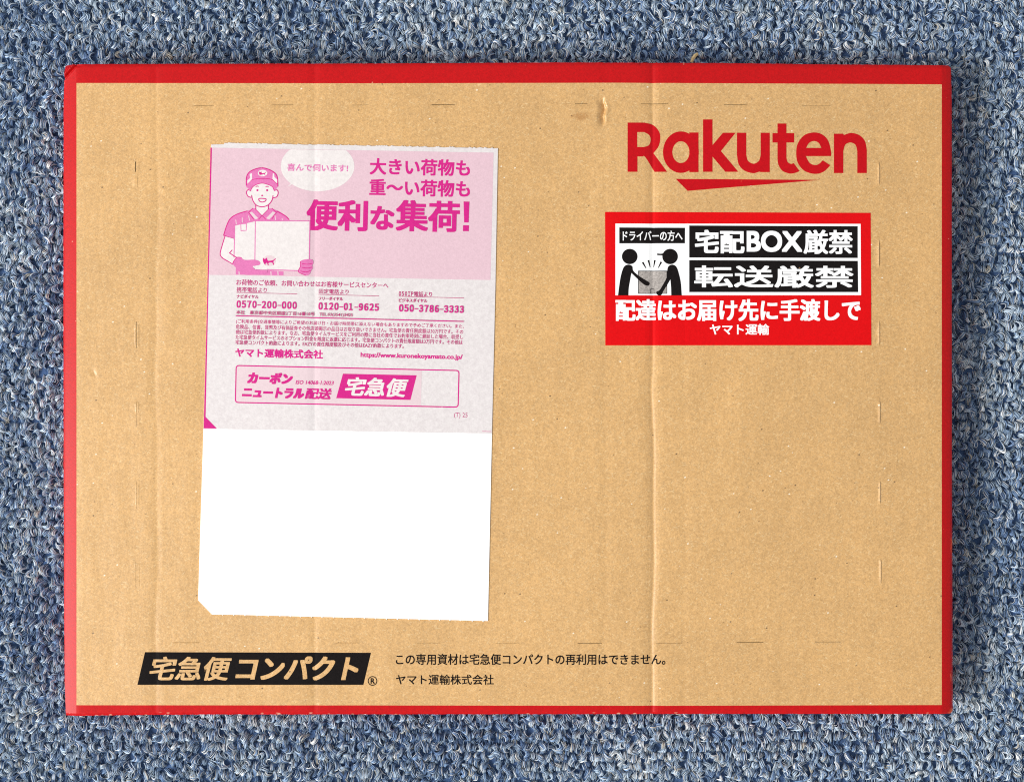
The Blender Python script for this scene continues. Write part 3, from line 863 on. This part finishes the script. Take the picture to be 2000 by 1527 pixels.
def phone(number, x, y, w, h):
    (ux, uy), _ = fr(x, y)
    groups_ = number.split('-'); a = w / (sum(map(len, groups_)) + .92 * (len(groups_) - 1)); u = 0.0
    for gi, g in enumerate(groups_):
        wide = ''.join(chr(ord(ch) + 0xFEE0) for ch in g)
        trim = .18 if g.endswith('1') else .02
        k.text(wide, x + u + a * .05, y + u * uy, a * (len(g) - .08 - trim), h, 'magenta', bold=.62, by=.5, frame=fr, spacing=.60)
        u += a * len(g)
        if gi < len(groups_) - 1:
            k.poly([(x + u + a * .10, y + u * uy + h * .50), (x + u + a * .80, y + (u + a) * uy + h * .50),
                    (x + u + a * .80, y + (u + a) * uy + h * .62), (x + u + a * .10, y + u * uy + h * .62)], 'magenta')
        u += a * .92
phone('0570-200-000', 461.9, 587, 118.4, 14.2)
phone('0120-01-9625', 621.7, 590.8, 118.8, 14.2)
phone('050-3786-3333', 779, 594.6, 127.3, 14.2)
k.text('本社　東京都中央区銀座2丁目16番10号　TEL.03(3541)3425', 461.5, 606.2, 227.6, 9, mt, bold=.1, frame=fr)
k.stroke([(460.9, 616.9), (905.7, 628)], 1.8, 'magenta')
k.build('contact_text', lab)
k = Ink(LT + 2e-5)
for i, (tx, x1) in enumerate((('(ご利用条件)交通事情等によりご希望のお届け日・お届け時間帯に添えない場合もありますので予めご了承ください。また、', 906.3),
        ('危険品、信書、貨幣及び有価証券その他店頭掲示の品目はお取り扱いできません。宅急便の責任限度額は30万円です。その', 905),
        ('他は宅急便約款によります。なお、宅急便タイムサービスをご利用の際に当社の責任でお約束時刻に遅延した場合、収受し', 905),
        ('た宅急便タイムサービスのオプション料金を限度に返還に応じます。宅急便コンパクトの責任限度額は3万円です。その他は', 904.3),
        ('宅急便コンパクト約款によります。EAZYの責任限度額及びその他はEAZY約款によります。', 789.6))):
    k.text(tx, 461.2 - i * .25, 623.4 + i * 10.15, x1 - 461, 9.0, mt, bold=.12, frame=fr)
k.build('terms_text', lab)
k = Ink(LT + 2e-5); k.text('ヤマト運輸株式会社', 459.9, 679.6, 171.5, 17.6, 'magenta', bold=.65, frame=fr); k.build('carrier_name_text', lab)
k = Ink(LT + 2e-5); k.text('https://www.kuronekoyamato.co.jp/', 704.4, 687.8, 199.4, 12.2, 'magenta', bold=.5, frame=fr); k.build('web_address_text', lab)
k = Ink(LT + 2e-5); k.text('(T) 25', 887, 805.6, 26.3, 11.2, mt, frame=fr); k.build('form_code_text', lab)
# framed service badge
k = Ink(LT + 2e-5)
k.poly([(462, 714.5), (823.9, 721.8), (822.2, 793), (460.4, 785)], 'pale')
TLc, TRc, BRc, BLc = (461.6, 713.8), (896.6, 723.6), (894.8, 795), (460, 785.8)
def rc(p, a, b, r=6):
    pa = Vector(a) - Vector(p); pb = Vector(b) - Vector(p)
    s0 = Vector(p) + pa.normalized() * r; s1 = Vector(p) + pb.normalized() * r; P = Vector(p)
    return [tuple((1 - t) ** 2 * s0 + 2 * t * (1 - t) * P + t * t * s1) for t in (0, .25, .5, .75, 1)]
k.stroke(rc(TLc, BLc, TRc) + rc(TRc, TLc, BRc) + rc(BRc, TRc, BLc) + rc(BLc, BRc, TLc), 2.3, 'magenta', closed=True)
k.build('service_frame', lab)
k = Ink(LT + 4e-5)
k.text('カーボン', 483.0, 726.4, 89.5, 22.4, 'magenta', bold=1.6, by=1.25, shear=.2, frame=fr)
k.text('ISO 14068-1:2023', 577.6, 742.4, 74.7, 7.8, 'magenta', bold=.25, shear=.2, frame=fr)
k.text('ニュートラル', 473, 755.4, 121.5, 20.6, 'magenta', bold=1.5, by=1.2, shear=.2, frame=fr)
k.text('配送', 596, 757.4, 52, 21.6, 'magenta', bold=1.0, by=.7, shear=.2, frame=fr)
k.build('service_text', lab)
k = Ink(LT + 4e-5); k.poly([(670, 729.8), (814, 732.9), (801.8, 781), (656.8, 777.5)], 'magenta'); k.build('service_badge', lab)
k = Ink(LT + 6e-5); k.text('宅急便', 674.5, 736.0, 123.5, 37, 'cream', bold=1.25, shear=.23, frame=fr); k.build('badge_lettering', lab)
# ------------------------------------------------------------------ straw sliver on the carpet by the top edge
def sliver():
    pts = [(1357.0, 110, 6.6), (1360.5, 102, 6.5), (1365.0, 95.5, 6.3), (1370.5, 91.5, 5.9)]
    bm = bmesh.new(); rings = []
    for i, (px, py, z) in enumerate(pts):
        a = pts[max(0, i - 1)]; b = pts[min(len(pts) - 1, i + 1)]
        d = Vector((b[0] - a[0], -(b[1] - a[1]), 0)).normalized(); n = Vector((-d.y, d.x, 0))
        c = Vector((X(px), Y(py), z * .001)); w = (.0005, .00066, .00066, .0005)[i]
        rings.append([bm.verts.new(c + n * w), bm.verts.new(c + Vector((0, 0, .00025))), bm.verts.new(c - n * w), bm.verts.new(c - Vector((0, 0, .0002)))])
    for a, b in zip(rings, rings[1:]):
        for i in range(4): bm.faces.new((a[i], a[(i + 1) % 4], b[(i + 1) % 4], b[i]))
    bm.faces.new(rings[0]); bm.faces.new(rings[-1][::-1])
    bmesh.ops.recalc_face_normals(bm, faces=bm.faces[:])
    me = bpy.data.meshes.new('straw_sliver'); bm.to_mesh(me); bm.free()
    t = NT('straw'); c = t.mix(t.ramp(t.noise(1500, 2), .3, .7), (.60, .44, .20), (.74, .58, .31))
    me.materials.append(t.done(c, .6, .3))
    o = bpy.data.objects.new('straw_sliver', me); COL.objects.link(o)
    tag(o, 'tiny bent tan straw sliver caught in the carpet by the parcel edge', 'straw')
sliver()
